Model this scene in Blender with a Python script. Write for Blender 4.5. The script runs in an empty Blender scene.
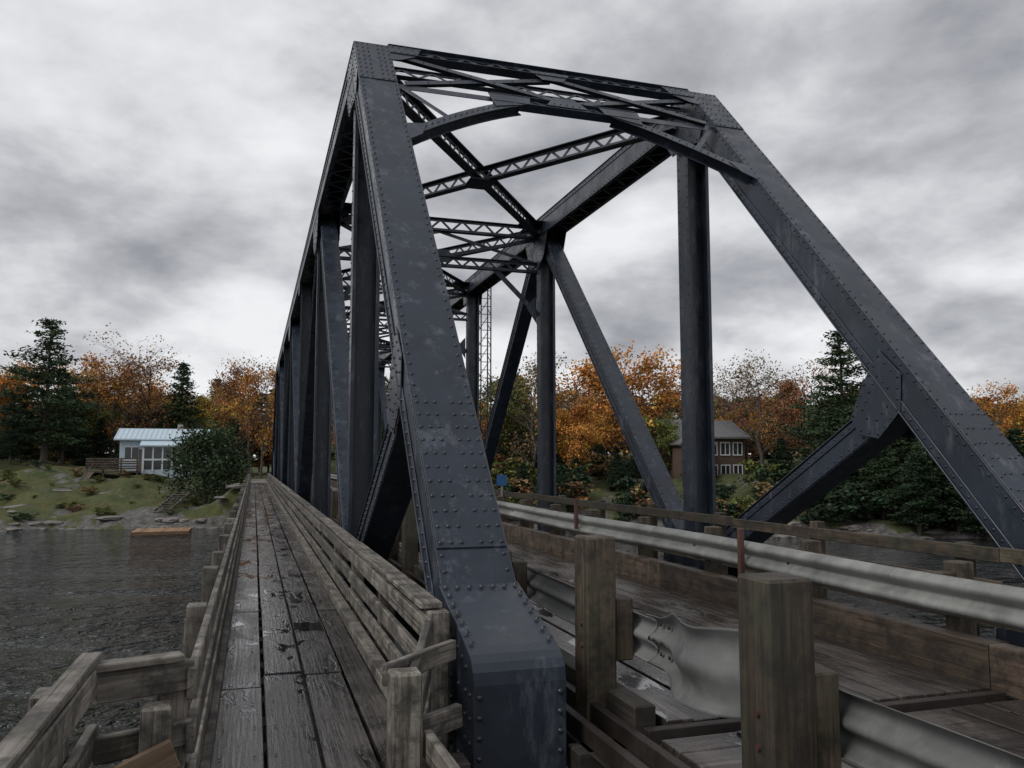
import bpy, math, random
import numpy as np
from mathutils import Vector, Matrix
R=random.Random(7)
NP=np.random.RandomState(11)
sc=bpy.context.scene
COL=sc.collection
# ------------------------------------------------------------------ helpers
class MB:
    def __init__(s): s.v=[];s.f=[];s.wc=[];s.r=[]
    def hexa(s,c,a,b,n,la,lb,ln,rn=None):
        rn=R.random() if rn is None else rn
        o=Vector((R.uniform(0,50),R.uniform(0,50),R.uniform(0,50)))
        i=len(s.v)
        for sa in(-.5,.5):
            for sb in(-.5,.5):
                for sn in(-.5,.5):
                    s.v.append(c+a*(sa*la)+b*(sb*lb)+n*(sn*ln))
                    s.wc.append(o+Vector((sa*la,sb*lb,sn*ln))); s.r.append(rn)
        for q in((0,1,3,2),(4,6,7,5),(0,4,5,1),(2,3,7,6),(0,2,6,4),(1,5,7,3)):
            s.f.append(tuple(i+k for k in q))
    def beam(s,p0,p1,w,h,up=(0,0,1),rn=None):
        p0=Vector(p0);p1=Vector(p1);d=(p1-p0);L=d.length;d.normalize()
        up=Vector(up)
        b=d.cross(up)
        if b.length<1e-4: b=d.cross(Vector((0,1,0)))
        b.normalize(); n=b.cross(d)
        s.hexa((p0+p1)/2,d,b,n,L,w,h,rn)
    def box(s,x0,x1,y0,y1,z0,z1,rn=None):
        c=Vector(((x0+x1)/2,(y0+y1)/2,(z0+z1)/2))
        dims=[x1-x0,y1-y0,z1-z0]
        ax=[Vector((1,0,0)),Vector((0,1,0)),Vector((0,0,1))]
        o=sorted(range(3),key=lambda k:-dims[k])
        s.hexa(c,ax[o[0]],ax[o[1]],ax[o[2]],dims[o[0]],dims[o[1]],dims[o[2]],rn)
    def prism(s,pts,ext):
        i=len(s.v);n=len(pts);rn=R.random();ext=Vector(ext)
        for p in pts: p=Vector(p);s.v.append(p);s.wc.append(p);s.r.append(rn)
        for p in pts: p=Vector(p)+ext;s.v.append(p);s.wc.append(p);s.r.append(rn)
        s.f.append(tuple(range(i,i+n)));s.f.append(tuple(range(i+2*n-1,i+n-1,-1)))
        for k in range(n):
            j=(k+1)%n
            s.f.append((i+k,i+n+k,i+n+j,i+j))
    def prismX(s,yz,x0,x1): s.prism([Vector((x0,y,z)) for y,z in yz],(x1-x0,0,0))
    def dome(s,p,n,r=.021,h=.015):
        p=Vector(p);n=Vector(n).normalized()
        a=n.orthogonal().normalized();b=n.cross(a);i=len(s.v)
        for rr,hh in((r,0),(r*.72,h*.75)):
            for k in range(6):
                t=k*math.pi/3
                q=p+a*(rr*math.cos(t))+b*(rr*math.sin(t))+n*hh
                s.v.append(q);s.wc.append(q);s.r.append(.5)
        q=p+n*h;s.v.append(q);s.wc.append(q);s.r.append(.5)
        for k in range(6):
            j=(k+1)%6
            s.f.append((i+k,i+j,i+6+j,i+6+k));s.f.append((i+6+k,i+6+j,i+12))
    def row(s,p0,p1,sp,n,r=.021):
        p0=Vector(p0);p1=Vector(p1);L=(p1-p0).length;m=max(1,int(L/sp))
        for k in range(m+1): s.dome(p0.lerp(p1,k/m),n,r)
    def tube(s,p0,p1,r0,r1,seg=8):
        p0=Vector(p0);p1=Vector(p1);d=(p1-p0).normalized();a=d.orthogonal().normalized();b=d.cross(a);i=len(s.v)
        for p,r in((p0,r0),(p1,r1)):
            for k in range(seg):
                t=2*math.pi*k/seg;q=p+a*(r*math.cos(t))+b*(r*math.sin(t))
                s.v.append(q);s.wc.append(q);s.r.append(.5)
        for k in range(seg):
            j=(k+1)%seg;s.f.append((i+k,i+j,i+seg+j,i+seg+k))
        s.f.append(tuple(range(i+seg-1,i-1,-1)));s.f.append(tuple(range(i+seg,i+2*seg)))
def empty(name,loc=(0,0,0)):
    e=bpy.data.objects.new(name,None);COL.objects.link(e);e.empty_display_size=.3;e.location=loc;return e
def mk(name,mb,mat,parent=None,bevel=0,smooth=False,solid=0):
    me=bpy.data.meshes.new(name);me.from_pydata([tuple(v) for v in mb.v],[],mb.f)
    a=me.attributes.new('wc','FLOAT_VECTOR','POINT');a.data.foreach_set('vector',[c for w in mb.wc for c in w])
    a=me.attributes.new('rnd','FLOAT','POINT');a.data.foreach_set('value',mb.r)
    me.materials.append(mat)
    o=bpy.data.objects.new(name,me);COL.objects.link(o)
    if parent: o.parent=parent
    if smooth: me.polygons.foreach_set('use_smooth',[True]*len(me.polygons))
    if solid:
        m=o.modifiers.new('s','SOLIDIFY');m.thickness=solid
    if bevel:
        m=o.modifiers.new('b','BEVEL');m.width=bevel;m.segments=1;m.limit_method='ANGLE'
    me.update();return o
# ------------------------------------------------------------------ materials
def newmat(name):
    m=bpy.data.materials.new(name);m.use_nodes=True;nt=m.node_tree;nt.nodes.clear()
    out=nt.nodes.new('ShaderNodeOutputMaterial');p=nt.nodes.new('ShaderNodeBsdfPrincipled')
    nt.links.new(p.outputs[0],out.inputs[0]);return m,nt,p,out
def N(nt,t,**k):
    n=nt.nodes.new(t)
    for a,b in k.items(): setattr(n,a,b)
    return n
def noise(nt,vec,scale,detail=5,rough=.55,dist=0):
    n=N(nt,'ShaderNodeTexNoise');n.inputs['Scale'].default_value=scale;n.inputs['Detail'].default_value=detail
    n.inputs['Roughness'].default_value=rough;n.inputs['Distortion'].default_value=dist
    if vec is not None: nt.links.new(vec,n.inputs['Vector'])
    return n.outputs['Fac']
def mapp(nt,vec,s):
    n=N(nt,'ShaderNodeMapping');n.inputs['Scale'].default_value=s;nt.links.new(vec,n.inputs['Vector']);return n.outputs[0]
def ramp(nt,fac,stops):
    n=N(nt,'ShaderNodeValToRGB');nt.links.new(fac,n.inputs[0]);e=n.color_ramp.elements
    while len(e)<len(stops): e.new(.5)
    for el,(p,c) in zip(e,stops):
        el.position=p
        el.color=(c,c,c,1) if not isinstance(c,(tuple,list)) else (*c,1)
    return n.outputs[0]
def mix(nt,fac,a,b,mode='MIX'):
    n=N(nt,'ShaderNodeMix',data_type='RGBA',blend_type=mode)
    for s,i in((fac,0),(a,6),(b,7)):
        if hasattr(s,'is_output'): nt.links.new(s,n.inputs[i])
        elif isinstance(s,(tuple,list)): n.inputs[i].default_value=(*s,1)
        else: n.inputs[i].default_value=s
    return n.outputs[2]
def math_(nt,op,a,b=0,c=0):
    n=N(nt,'ShaderNodeMath',operation=op)
    for s,i in((a,0),(b,1),(c,2)):
        if hasattr(s,'is_output'): nt.links.new(s,n.inputs[i])
        else: n.inputs[i].default_value=s
    return n.outputs[0]
def bump(nt,h,strength,dist,p):
    b=N(nt,'ShaderNodeBump');b.inputs['Strength'].default_value=strength;b.inputs['Distance'].default_value=dist
    nt.links.new(h,b.inputs['Height']);nt.links.new(b.outputs[0],p.inputs['Normal'])
def wood(name,dark,light,rough=(.45,.8),wet=0.0,green=0.0):
    m,nt,p,out=newmat(name)
    at=N(nt,'ShaderNodeAttribute',attribute_name='wc');rn=N(nt,'ShaderNodeAttribute',attribute_name='rnd')
    geo=N(nt,'ShaderNodeNewGeometry').outputs['Position']
    g=noise(nt,mapp(nt,at.outputs['Vector'],(1.1,26,26)),1.6,6,.65,.6)
    g2=noise(nt,mapp(nt,at.outputs['Vector'],(.8,5,5)),1.5,4,.65)
    col=mix(nt,ramp(nt,g,[(.3,0.),(.7,1.)]),dark,light)
    crack=ramp(nt,noise(nt,mapp(nt,at.outputs['Vector'],(.9,48,48)),1.0,3,.6,.3),[(.32,0.),(.42,1.)])
    col=mix(nt,math_(nt,'MULTIPLY',math_(nt,'SUBTRACT',1,crack),.85),col,(.008,.007,.006))
    col=mix(nt,1.0,col,ramp(nt,g2,[(.3,.42),(.7,1.0)]),'MULTIPLY')
    bs=N(nt,'ShaderNodeMapRange');nt.links.new(rn.outputs['Fac'],bs.inputs[0]);bs.inputs[3].default_value=.75;bs.inputs[4].default_value=1.75
    hs=N(nt,'ShaderNodeHueSaturation');nt.links.new(col,hs.inputs['Color']);nt.links.new(bs.outputs[0],hs.inputs['Value'])
    col=hs.outputs[0]
    if green>0:
        gf=ramp(nt,noise(nt,geo,2.3,5,.6),[(.48,0.),(.66,green)])
        col=mix(nt,gf,col,(.045,.050,.028))
        dk_=ramp(nt,noise(nt,geo,5.3,6,.7),[(.45,0.),(.60,.75)])
        col=mix(nt,dk_,col,(.018,.015,.012))
    ro=ramp(nt,g,[(.2,rough[0]),(.8,rough[1])])
    h=g
    if wet>0:
        wn=noise(nt,mapp(nt,geo,(2.4,.8,1)),1.6,5,.62,.5)
        wf=ramp(nt,wn,[(.40,0.),(.54,1.)])
        wf=math_(nt,'MULTIPLY',wf,wet)
        col=mix(nt,math_(nt,'MULTIPLY',wf,.66),col,(.014,.012,.011))
        ro=math_(nt,'MULTIPLY',ro,math_(nt,'SUBTRACT',1,math_(nt,'MULTIPLY',wf,.55)))
        pd=math_(nt,'MULTIPLY',ramp(nt,wn,[(.56,0.),(.60,1.)]),wet)
        ro=math_(nt,'MULTIPLY',ro,math_(nt,'SUBTRACT',1,math_(nt,'MULTIPLY',pd,.7)))
        h=math_(nt,'MULTIPLY',g,math_(nt,'SUBTRACT',1.04,pd))
    nt.links.new(col,p.inputs['Base Color']);nt.links.new(ro,p.inputs['Roughness'])
    bump(nt,h,.7,.005,p);return m
def steel(name,c,rough=.42,metal=0.0,scuff=.25,rust=.3,bright=(.13,.145,.175)):
    m,nt,p,out=newmat(name)
    geo=N(nt,'ShaderNodeNewGeometry').outputs['Position']
    a=noise(nt,geo,1.3,6,.65)
    col=mix(nt,ramp(nt,a,[(.3,0.),(.7,1.)]),tuple(x*.6 for x in c),tuple(x*1.45 for x in c))
    st=noise(nt,mapp(nt,geo,(3,3,.9)),1.5,8,.78)
    col=mix(nt,math_(nt,'MULTIPLY',ramp(nt,st,[(.54,0.),(.66,1.)]),scuff),col,bright)
    rf=ramp(nt,noise(nt,geo,5.5,7,.72),[(.66,0.),(.72,1.)])
    col=mix(nt,math_(nt,'MULTIPLY',rf,rust),col,(.12,.055,.03))
    nt.links.new(col,p.inputs['Base Color'])
    nt.links.new(ramp(nt,noise(nt,geo,2.6,6,.6),[(.3,rough*.6),(.7,min(1,rough*1.4))]),p.inputs['Roughness'])
    p.inputs['Metallic'].default_value=metal
    bump(nt,noise(nt,geo,9,5,.6),.15,.012,p);return m
def plain(name,c,rough=.7,var=.35,scale=3,metal=0):
    m,nt,p,out=newmat(name)
    geo=N(nt,'ShaderNodeNewGeometry').outputs['Position']
    a=noise(nt,geo,scale,6,.65)
    nt.links.new(mix(nt,a,tuple(x*(1-var) for x in c),tuple(min(1,x*(1+var)) for x in c)),p.inputs['Base Color'])
    p.inputs['Roughness'].default_value=rough;p.inputs['Metallic'].default_value=metal
    bump(nt,a,.25,.02,p);return m
M_steel=steel('painted_steel',(.018,.025,.038),.38,0,.5,.5)
M_riv=steel('rivet_steel',(.016,.021,.032),.34,0,.1,.15)
M_galv=steel('galvanised_steel',(.25,.255,.24),.52,.3,.35,.15,(.42,.42,.40))
M_galvd=steel('weathered_galvanised_steel',(.15,.155,.15),.75,.1,.5,.4,(.27,.27,.265))
M_dkst=steel('dark_rail_steel',(.035,.028,.024),.55,.2,.1,.8)
M_rusty=steel('rusty_steel',(.09,.045,.035),.6,.2,.2,.8)
M_walk=wood('wet_planks',(.036,.032,.029),(.120,.106,.096),(.20,.46),1.0)
M_road=wood('road_planks',(.045,.037,.032),(.120,.100,.087),(.22,.48),.95)
M_rail=wood('weathered_rail_wood',(.070,.061,.051),(.27,.243,.212),(.5,.85),0,.6)
M_railnew=wood('brown_rail_wood',(.055,.037,.026),(.15,.108,.078),(.4,.75),0,.25)
M_post=wood('old_post_wood',(.034,.025,.017),(.125,.093,.062),(.5,.85),0,.75)
M_tie=wood('tie_wood',(.025,.022,.018),(.075,.064,.054),(.5,.85),0,.3)
M_conc=plain('concrete',(.30,.29,.27),.8,.35,4)
# ------------------------------------------------------------------ camera / world / light
cam=bpy.data.objects.new('camera',bpy.data.cameras.new('camera'));COL.objects.link(cam);sc.camera=cam
cam.location=(0,0,0);cam.rotation_euler=(math.radians(95.4),0,math.radians(-17.4))
cam.data.lens=28.83;cam.data.sensor_width=36;cam.data.clip_start=.05;cam.data.clip_end=6000
w=bpy.data.worlds.new('World');sc.world=w;w.use_nodes=True;nt=w.node_tree;nt.nodes.clear()
try:
    w.cycles.sampling_method='MANUAL';w.cycles.sample_map_resolution=256
except Exception: pass
wo=N(nt,'ShaderNodeOutputWorld');bg=N(nt,'ShaderNodeBackground');nt.links.new(bg.outputs[0],wo.inputs[0]);bg.inputs[1].default_value=.1
sky=N(nt,'ShaderNodeTexSky',sky_type='NISHITA');sky.sun_disc=False
SE,SR=math.radians(42),math.radians(250)
sky.sun_elevation=SE;sky.sun_rotation=SR
tc=N(nt,'ShaderNodeTexCoord').outputs['Generated']
sep=N(nt,'ShaderNodeSeparateXYZ');nt.links.new(tc,sep.inputs[0])
zz=math_(nt,'ADD',math_(nt,'MAXIMUM',sep.outputs[2],0.0),.36)
cv=N(nt,'ShaderNodeCombineXYZ');nt.links.new(math_(nt,'DIVIDE',sep.outputs[0],zz),cv.inputs[0]);nt.links.new(math_(nt,'DIVIDE',sep.outputs[1],zz),cv.inputs[1])
nt.links.new(math_(nt,'MULTIPLY',sep.outputs[2],1.2),cv.inputs[2])
vm=N(nt,'ShaderNodeVectorMath',operation='ADD');nt.links.new(cv.outputs[0],vm.inputs[0]);vm.inputs[1].default_value=(5.3,2.1,7.7)
n1=noise(nt,vm.outputs[0],2.5,7,.54,.12);n2=noise(nt,vm.outputs[0],.9,2,.5,.0)
nn=math_(nt,'ADD',math_(nt,'MULTIPLY',n1,.72),math_(nt,'MULTIPLY',n2,.28))
hz=math_(nt,'MULTIPLY',math_(nt,'SUBTRACT',.24,sep.outputs[2]),.22)
hz=math_(nt,'MAXIMUM',hz,-.015)
nn=math_(nt,'ADD',nn,hz)
cl=ramp(nt,nn,[(.36,(.29,.295,.32)),(.45,(.46,.465,.49)),(.53,(.66,.665,.685)),(.61,(.80,.805,.82))])
sv=N(nt,'ShaderNodeVectorMath',operation='SCALE');nt.links.new(cl,sv.inputs[0]);sv.inputs['Scale'].default_value=11.2
nt.links.new(mix(nt,.95,sky.outputs[0],sv.outputs[0]),bg.inputs[0])
sun=bpy.data.lights.new('sun','SUN');sun.energy=1.4;sun.angle=math.radians(25);sun.color=(1,.97,.93)
so=bpy.data.objects.new('sun',sun);COL.objects.link(so)
dirv=Vector((math.sin(SR)*math.cos(SE),math.cos(SR)*math.cos(SE),math.sin(SE)))
so.rotation_euler=dirv.to_track_quat('Z','Y').to_euler();so.location=(0,0,40)
sc.view_settings.view_transform='Standard'
sc.view_settings.look='None';sc.view_settings.exposure=0
# ------------------------------------------------------------------ truss bridge
bridge=empty('truss_bridge')
Y0,P=5.1,8.1
YN=[Y0+P*i for i in range(9)]
TOP=6.75
X=Vector((1,0,0))
def steel_box(mb,rv,p0,p1,W,D,n,lace=True,riv=0.0,both=False):
    p0=Vector(p0);p1=Vector(p1);n=Vector(n).normalized();d=(p1-p0).normalized();L=(p1-p0).length
    s=d.cross(n).normalized()
    mb.hexa((p0+p1)/2-n*.01,d,s,n,L,W,.02)
    for sg in(-1,1):
        mb.hexa((p0+p1)/2+s*sg*(W/2-.05)-n*(D/2),d,s,n,L,.022,D-.044)
        mb.hexa((p0+p1)/2+s*sg*(W/2-.052)-n*(D-.012),d,s,n,L,.10,.02)
        mb.hexa((p0+p1)/2+s*sg*(W/2-.030)-n*(.075),d,s,n,L,.016,.10)
        mb.hexa((p0+p1)/2+s*sg*(W/2-.030)-n*(D-.075),d,s,n,L,.016,.10)
    if lace:
        w=W-.13;k=0;t=0
        while t<L-w*.8:
            a=p0+d*t-n*(D+.006);b=p0+d*(t+w*.8)-n*(D+.006)
            sa=-1 if k%2 else 1
            mb.beam(a+s*sa*w/2,b-s*sa*w/2,.06,.012,up=n);t+=w*.8;k+=1
    elif both:
        mb.hexa((p0+p1)/2-n*(D+.006),d,s,n,L,W-.02,.014)
    if riv>0:
        for sg in(-1,1):
            rv.row(p0+s*sg*(W/2-.045)+d*.05,p1+s*sg*(W/2-.045)-d*.05,riv,n)
            for dz in(.07,D-.07):
                rv.row(p0+s*sg*(W/2-.022)-n*dz,p1+s*sg*(W/2-.022)-n*dz,riv,s*sg,.019)
            rv.row(p0+s*sg*(W/2-.05)-n*(D+.0),p1+s*sg*(W/2-.05)-n*(D+.0),riv,-n,.017)
def lat(mb,p0,p1,dv,depth,fw=.12,pitch=None,bar=.055):
    p0=Vector(p0);p1=Vector(p1);dv=Vector(dv);d=(p1-p0).normalized();L=(p1-p0).length
    dv=(dv-d*dv.dot(d)).normalized();s=d.cross(dv)
    for sg in(-1,1):
        mb.hexa((p0+p1)/2+dv*sg*(depth/2),d,s,dv,L,fw,.016)
        mb.hexa((p0+p1)/2+dv*sg*(depth/2-.04),d,s,dv,L,.014,.08)
    pitch=pitch or depth*.9;m=max(2,int(L/pitch));k=0
    for k in range(m):
        a=p0+d*(L*k/m);b=p0+d*(L*(k+1)/m);sg=1 if k%2 else -1
        mb.beam(a+dv*sg*(depth/2-.03)+s*.013,b-dv*sg*(depth/2-.03)+s*.013,bar,.012,up=s)
dE=Vector((0,.664,.7475));nE=Vector((0,-.7475,.664))
def truss(name,xc,near_detail):
    mb=MB();rv=MB()
    W=.58
    f0=Vector((xc,6.0,-.93));f1=f0+dE*10.28
    steel_box(mb,rv,f0-dE*.05,f1,W,.50,nE,True,.145)
    for t0,t1 in((.35,2.0),(8.9,10.25)):
        c=f0+dE*((t0+t1)/2);mb.hexa(c+nE*.008,dE,X,nE,t1-t0,W-.02,.014)
        for sx in(-.16,-.08,.08,.16):
            rv.row(f0+dE*(t0+.05)+X*sx+nE*.015,f0+dE*(t1-.05)+X*sx+nE*.015,.145 if near_detail else .2,nE)
        for sx in(-.245,.245):
            rv.row(f0+dE*(t0+.05)+X*sx+nE*.015,f0+dE*(t1-.05)+X*sx+nE*.015,.145,nE)
    x0,x1=xc-.305,xc+.305
    prof=[(6.02,-.905),(5.60,-1.045),(5.20,-1.178),(5.12,-1.21),(5.06,-1.25),(5.03,-1.30),(5.02,-1.38),(5.02,-3.0),(6.9,-3.0),(6.75,-1.5),(6.42,-1.25)]
    mb.prismX(prof,x0,x1)
    for sx in(-.265,.265):
        rv.row((xc+sx,5.96,-.91),(xc+sx,5.22,-1.155),.12,(0,-.32,.95))
        rv.row((xc+sx,5.018,-1.45),(xc+sx,5.018,-2.9),.12,(0,-1,0))
    for sx in(-.18,-.09,.0,.09,.18):
        rv.dome((xc+sx,5.95,-.913),(0,-.32,.95))
    for xs,nn_ in((x0,-1),(x1,1)):
        for dy in(5.1,5.22,5.4,5.6): rv.row((xs,dy,-1.45),(xs,dy,-2.9),.14,(nn_,0,0))
        rv.row((xs,5.2,-1.3),(xs,6.0,-1.03),.12,(nn_,0,0))
    nF=Vector((0,.7475,.664));dF=Vector((0,-.664,.7475));yf=Y0*2+P*8
    g0=Vector((xc,yf-6.0,-.93));steel_box(mb,rv,g0,g0+dF*10.28,W,.5,nF,False,0,True)
    steel_box(mb,rv,(xc,12.84,TOP),(xc,yf-12.84,TOP),W,.55,(0,0,1),True,0)
    for sg in(-1,1):
        rv.row((xc+sg*(W/2-.022),12.9,TOP-.07),(xc+sg*(W/2-.022),30,TOP-.07),.17,(sg,0,0),.017)
        rv.row((xc+sg*(W/2-.022),12.9,TOP-.48),(xc+sg*(W/2-.022),30,TOP-.48),.17,(sg,0,0),.017)
    steel_box(mb,rv,(xc,Y0+.4,-2.15),(xc,yf-5.4,-2.15),W-.04,.5,(0,0,1),False,0,True)
    for i in range(1,8):
        y=YN[i];ww=.42 if i in(1,7) else .36
        mb.box(xc-.20,xc-.178,y-ww/2,y+ww/2,-2.2,TOP-.4)
        mb.box(xc+.178,xc+.20,y-ww/2,y+ww/2,-2.2,TOP-.4)
        mb.box(xc-.178,xc+.178,y-.012,y+.012,-2.2,TOP-.45)
        for sx in(-.188,.188):
            mb.box(xc+sx-.03,xc+sx+.03,y-ww/2-.012,y-ww/2+.004,-2.2,TOP-.5)
        if i<4:
            for sx in(-.201,.201):
                for sy in(-.15,.15):
                    rv.row((xc+sx,y+sy,-1.6),(xc+sx,y+sy,TOP-.7),.2,(math.copysign(1,sx),0,0),.016)
    def diag(i,j,Wd=.40,D=.34):
        a=Vector((xc,YN[i],TOP-.35));b=Vector((xc,YN[j],-2.0));d=(b-a).normalized();n=d.cross(X).normalized()
        if n.z<0:n=-n
        a2=a+d*.3+n*D/2;b2=b-d*.1+n*D/2
        steel_box(mb,rv,a2,b2,Wd,D,n,False,.2 if min(i,j)<3 else 0,True)
    for i,j in((2,1),(2,3),(4,3),(4,5),(6,5),(6,7)): diag(i,j)
    a=Vector((xc,8.05,.78));b=Vector((xc,13.2,-1.95));d=(b-a).normalized();n=Vector((0,-d.z,d.y))
    if n.z<0:n=-n
    steel_box(mb,rv,a+n*.2,b+n*.2,.44,.38,n,False,.16,True)
    a=Vector((xc,yf-8.05,.78));b=Vector((xc,yf-13.2,-1.95));d=(b-a).normalized();n=Vector((0,-d.z,d.y))
    if n.z<0:n=-n
    steel_box(mb,rv,a+n*.2,b+n*.2,.44,.38,n,False,0,True)
    def gus(pts,rsp=.14):
        for sx in(-1,1):
            xx=xc+sx*(W/2-.018)
            mb.prismX(pts,xx-.008,xx+.008)
            if rsp:
                cy=sum(p[0] for p in pts)/len(pts);cz=sum(p[1] for p in pts)/len(pts)
                for s in(.88,.5):
                    q=[(cy+(p[0]-cy)*s,cz+(p[1]-cz)*s) for p in pts]
                    for k in range(len(q)):
                        rv.row((xx+sx*.008,*q[k]),(xx+sx*.008,*q[(k+1)%len(q)]),rsp,(sx,0,0),.017)
    gus([(12.25,6.08),(12.82,6.70),(13.75,6.70),(13.75,6.1),(13.42,5.72),(12.97,5.72),(12.45,5.66)])
    gus([(7.95,1.05),(8.30,1.38),(8.60,1.0),(8.85,.56),(8.70,.34),(8.36,.28),(7.98,.60)],.12)
    gus([(12.5,-1.55),(12.95,-1.25),(13.5,-1.25),(14.0,-1.55),(14.2,-2.3),(12.2,-2.3)])
    for i in range(2,7):
        y=YN[i]
        if i%2==0: gus([(y-.95,6.25),(y+.95,6.25),(y+.62,5.6),(y+.22,5.35),(y-.22,5.35),(y-.62,5.6)],.16 if i<4 else 0)
        else: gus([(y-.4,6.25),(y+.4,6.25),(y+.25,5.85),(y-.25,5.85)],0)
        if i%2==1: gus([(y-.8,-1.9),(y-.4,-1.2),(y+.4,-1.2),(y+.8,-1.9)],0)
    gus([(yf-12.25,6.08),(yf-12.82,6.70),(yf-13.75,6.70),(yf-13.75,6.1),(yf-13.42,5.72),(yf-12.97,5.72)],0)
    mk(name,mb,M_steel,bridge,.005)
    mk(name+'_rivets',rv,M_riv,bridge,0,True)
XL,XR=1.63,7.66
truss('near_truss',XL,True);truss('far_truss',XR,False)
def PP(x,t,o=0):
    return Vector((x,12.83,TOP))-dE*t+nE*o
xl,xr=XL+.27,XR-.27;xm=(xl+xr)/2
def portal(flip=False):
    mb=MB();rv=MB()
    yf=Y0*2+P*8
    lat(mb,PP(xl,.15,-.03),PP(xr,.15,-.03),dE,.32,.14,.26,.06)
    lat(mb,PP(xl,.15,-.36),PP(xr,.15,-.36),dE,.32,.08,.26,.05)
    lat(mb,PP(xl+1.5,1.42,-.05),PP(xr-1.5,1.42,-.05),dE,.26,.14,.24,.05)
    for a,b in((xl,xm),(xm,xr)):
        ea=a+(.15 if a==xl else 0);eb=b-(.15 if b==xr else 0)
        for (xa,ta),(xb,tb) in(((ea,.36),(eb,1.30)),((ea,1.30),(eb,.36))):
            o=.0 if ta<tb else -.03
            mb.beam(PP(xa,ta,o),PP(xb,tb,o),.12,.014,up=nE)
            mb.beam(PP(xa,ta,o-.04),PP(xb,tb,o-.04),.014,.07,up=nE)
            rv.row(PP(xa,ta,o+.008),PP(xb,tb,o+.008),.35,nE,.015)
    for sx,t,q in((xm,.30,1),(xm,1.38,-1)):
        mb.prism([PP(sx-.36,t-.12*q,.014),PP(sx+.36,t-.12*q,.014),PP(sx+.18,t+.2*q,.014),PP(sx-.18,t+.2*q,.014)],nE*.012)
        rv.row(PP(sx-.22,t-.04*q,.026),PP(sx+.22,t-.04*q,.026),.09,nE,.016)
    for xa,s in((xl,1),(xr,-1)):
        mb.prism([PP(xa-s*.02,.0,.014),PP(xa+s*.55,.0,.014),PP(xa+s*.42,.34,.014),PP(xa+s*.15,.55,.014),PP(xa-s*.02,.6,.014)],nE*.012)
        rv.row(PP(xa+s*.06,.06,.026),PP(xa+s*.5,.06,.026),.1,nE,.016);rv.row(PP(xa+s*.08,.25,.026),PP(xa+s*.4,.25,.026),.1,nE,.016)
        pts=[]
        for k in range(11):
            u=k/10
            xx=xa+s*(1.95*u);tt=3.0-1.50*(.66*u+.34*math.sin(u*math.pi/2)**.9)
            pts.append((xx,tt))
        for (x_a,t_a),(x_b,t_b) in zip(pts,pts[1:]):
            for o in(-.01,-.17):
                mb.beam(PP(x_a,t_a,o),PP(x_b,t_b,o),.17,.014,up=nE)
            mb.beam(PP(x_a,t_a,-.09),PP(x_b,t_b,-.09),.016,.15,up=nE)
            rv.row(PP(x_a,t_a,-.002),PP(x_b,t_b,-.002),.10,nE,.014)
        mb.prism([PP(xa,2.72,.0),PP(xa+s*.30,2.66,.0),PP(xa+s*.2,3.0,.0),PP(xa,3.2,.0)],nE*.012)
        mb.prism([PP(xa+s*1.45,1.30,.0),PP(xa+s*2.15,1.30,.0),PP(xa+s*2.1,1.54,.0),PP(xa+s*1.5,1.76,.0)],nE*.012)
        mb.beam(PP(xa+s*.72,2.3,-.05),PP(xa+s*.05,1.36,-.05),.09,.012,up=nE)
        mb.beam(PP(xa+s*.0,1.40,-.05),PP(xa+s*1.55,1.40,-.05),.16,.012,up=nE)
    if flip:
        for q in(mb,rv):
            q.v=[Vector((v.x,yf-v.y,v.z)) for v in q.v];q.f=[tuple(reversed(f)) for f in q.f]
    return mb,rv
for fl in(False,True):
    a,b=portal(fl);mk('portal_frame',a,M_steel,bridge,.003);mk('portal_rivets',b,M_riv,bridge,0,True)
mb=MB();rv=MB();Zv=Vector((0,0,1))
for i in range(2,7):
    y=YN[i]
    lat(mb,(xl,y,6.38),(xr,y,6.38),Zv,.34,.2,.3,.06)
    lat(mb,(xl-.05,y,5.38),(xr+.05,y,5.38),Zv,.28,.16,.24,.055)
    for a,b in((xl,xm),(xm,xr)):
        mb.beam((a,y+.02,6.2),(b,y+.02,5.5),.09,.012,up=(0,1,0));mb.beam((a,y-.02,5.5),(b,y-.02,6.2),.09,.012,up=(0,1,0))
    mb.box(xm-.25,xm+.25,y-.04,y-.028,5.35,5.7)
    for xa,s in((xl,1),(xr,-1)):
        p0=Vector((xa-s*.05,y,4.05));p1=Vector((xa+s*1.25,y,5.3))
        mb.beam(p0,p1,.14,.014,up=(0,1,0));mb.beam(p0+Vector((0,.05,0)),p1+Vector((0,.05,0)),.014,.10,up=(0,1,0))
        mb.prism([Vector((xa,y-.02,3.8)),Vector((xa+s*.3,y-.02,4.25)),Vector((xa+s*.1,y-.02,4.5)),Vector((xa,y-.02,4.6))],(0,.012,0))
for i in range(1,7):
    y0,y1=YN[i],YN[i+1]
    lat(mb,(xl,y0+.1,6.42),(xr,y1-.1,6.42),Zv,.30,.22,.26,.055)
    lat(mb,(xr,y0+.1,6.36),(xl,y1-.1,6.36),Zv,.30,.22,.26,.055)
    ym=(y0+y1)/2;mb.box(xm-.3,xm+.3,ym-.35,ym+.35,6.18,6.192)
    for (xx,yy) in((xl+.15,y1-.1),(xr-.15,y1-.1)):
        mb.box(xx-.4,xx+.4,yy-.45,yy+.45,6.575,6.587)
mk('top_bracing',mb,M_steel,bridge,0)
mb=MB()
for y in YN: mb.box(XL+.3,XR-.3,y-.15,y+.15,-2.95,-2.12)
for x in(2.9,3.9,5.2,6.3): mb.box(x-.12,x+.12,Y0,Y0+8*P,-2.5,-2.13)
for y in YN: mb.beam((XL-.3,y,-2.3),(-.45,y,-2.08),.16,.22)
mk('floor_system',mb,M_steel,bridge)
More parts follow.
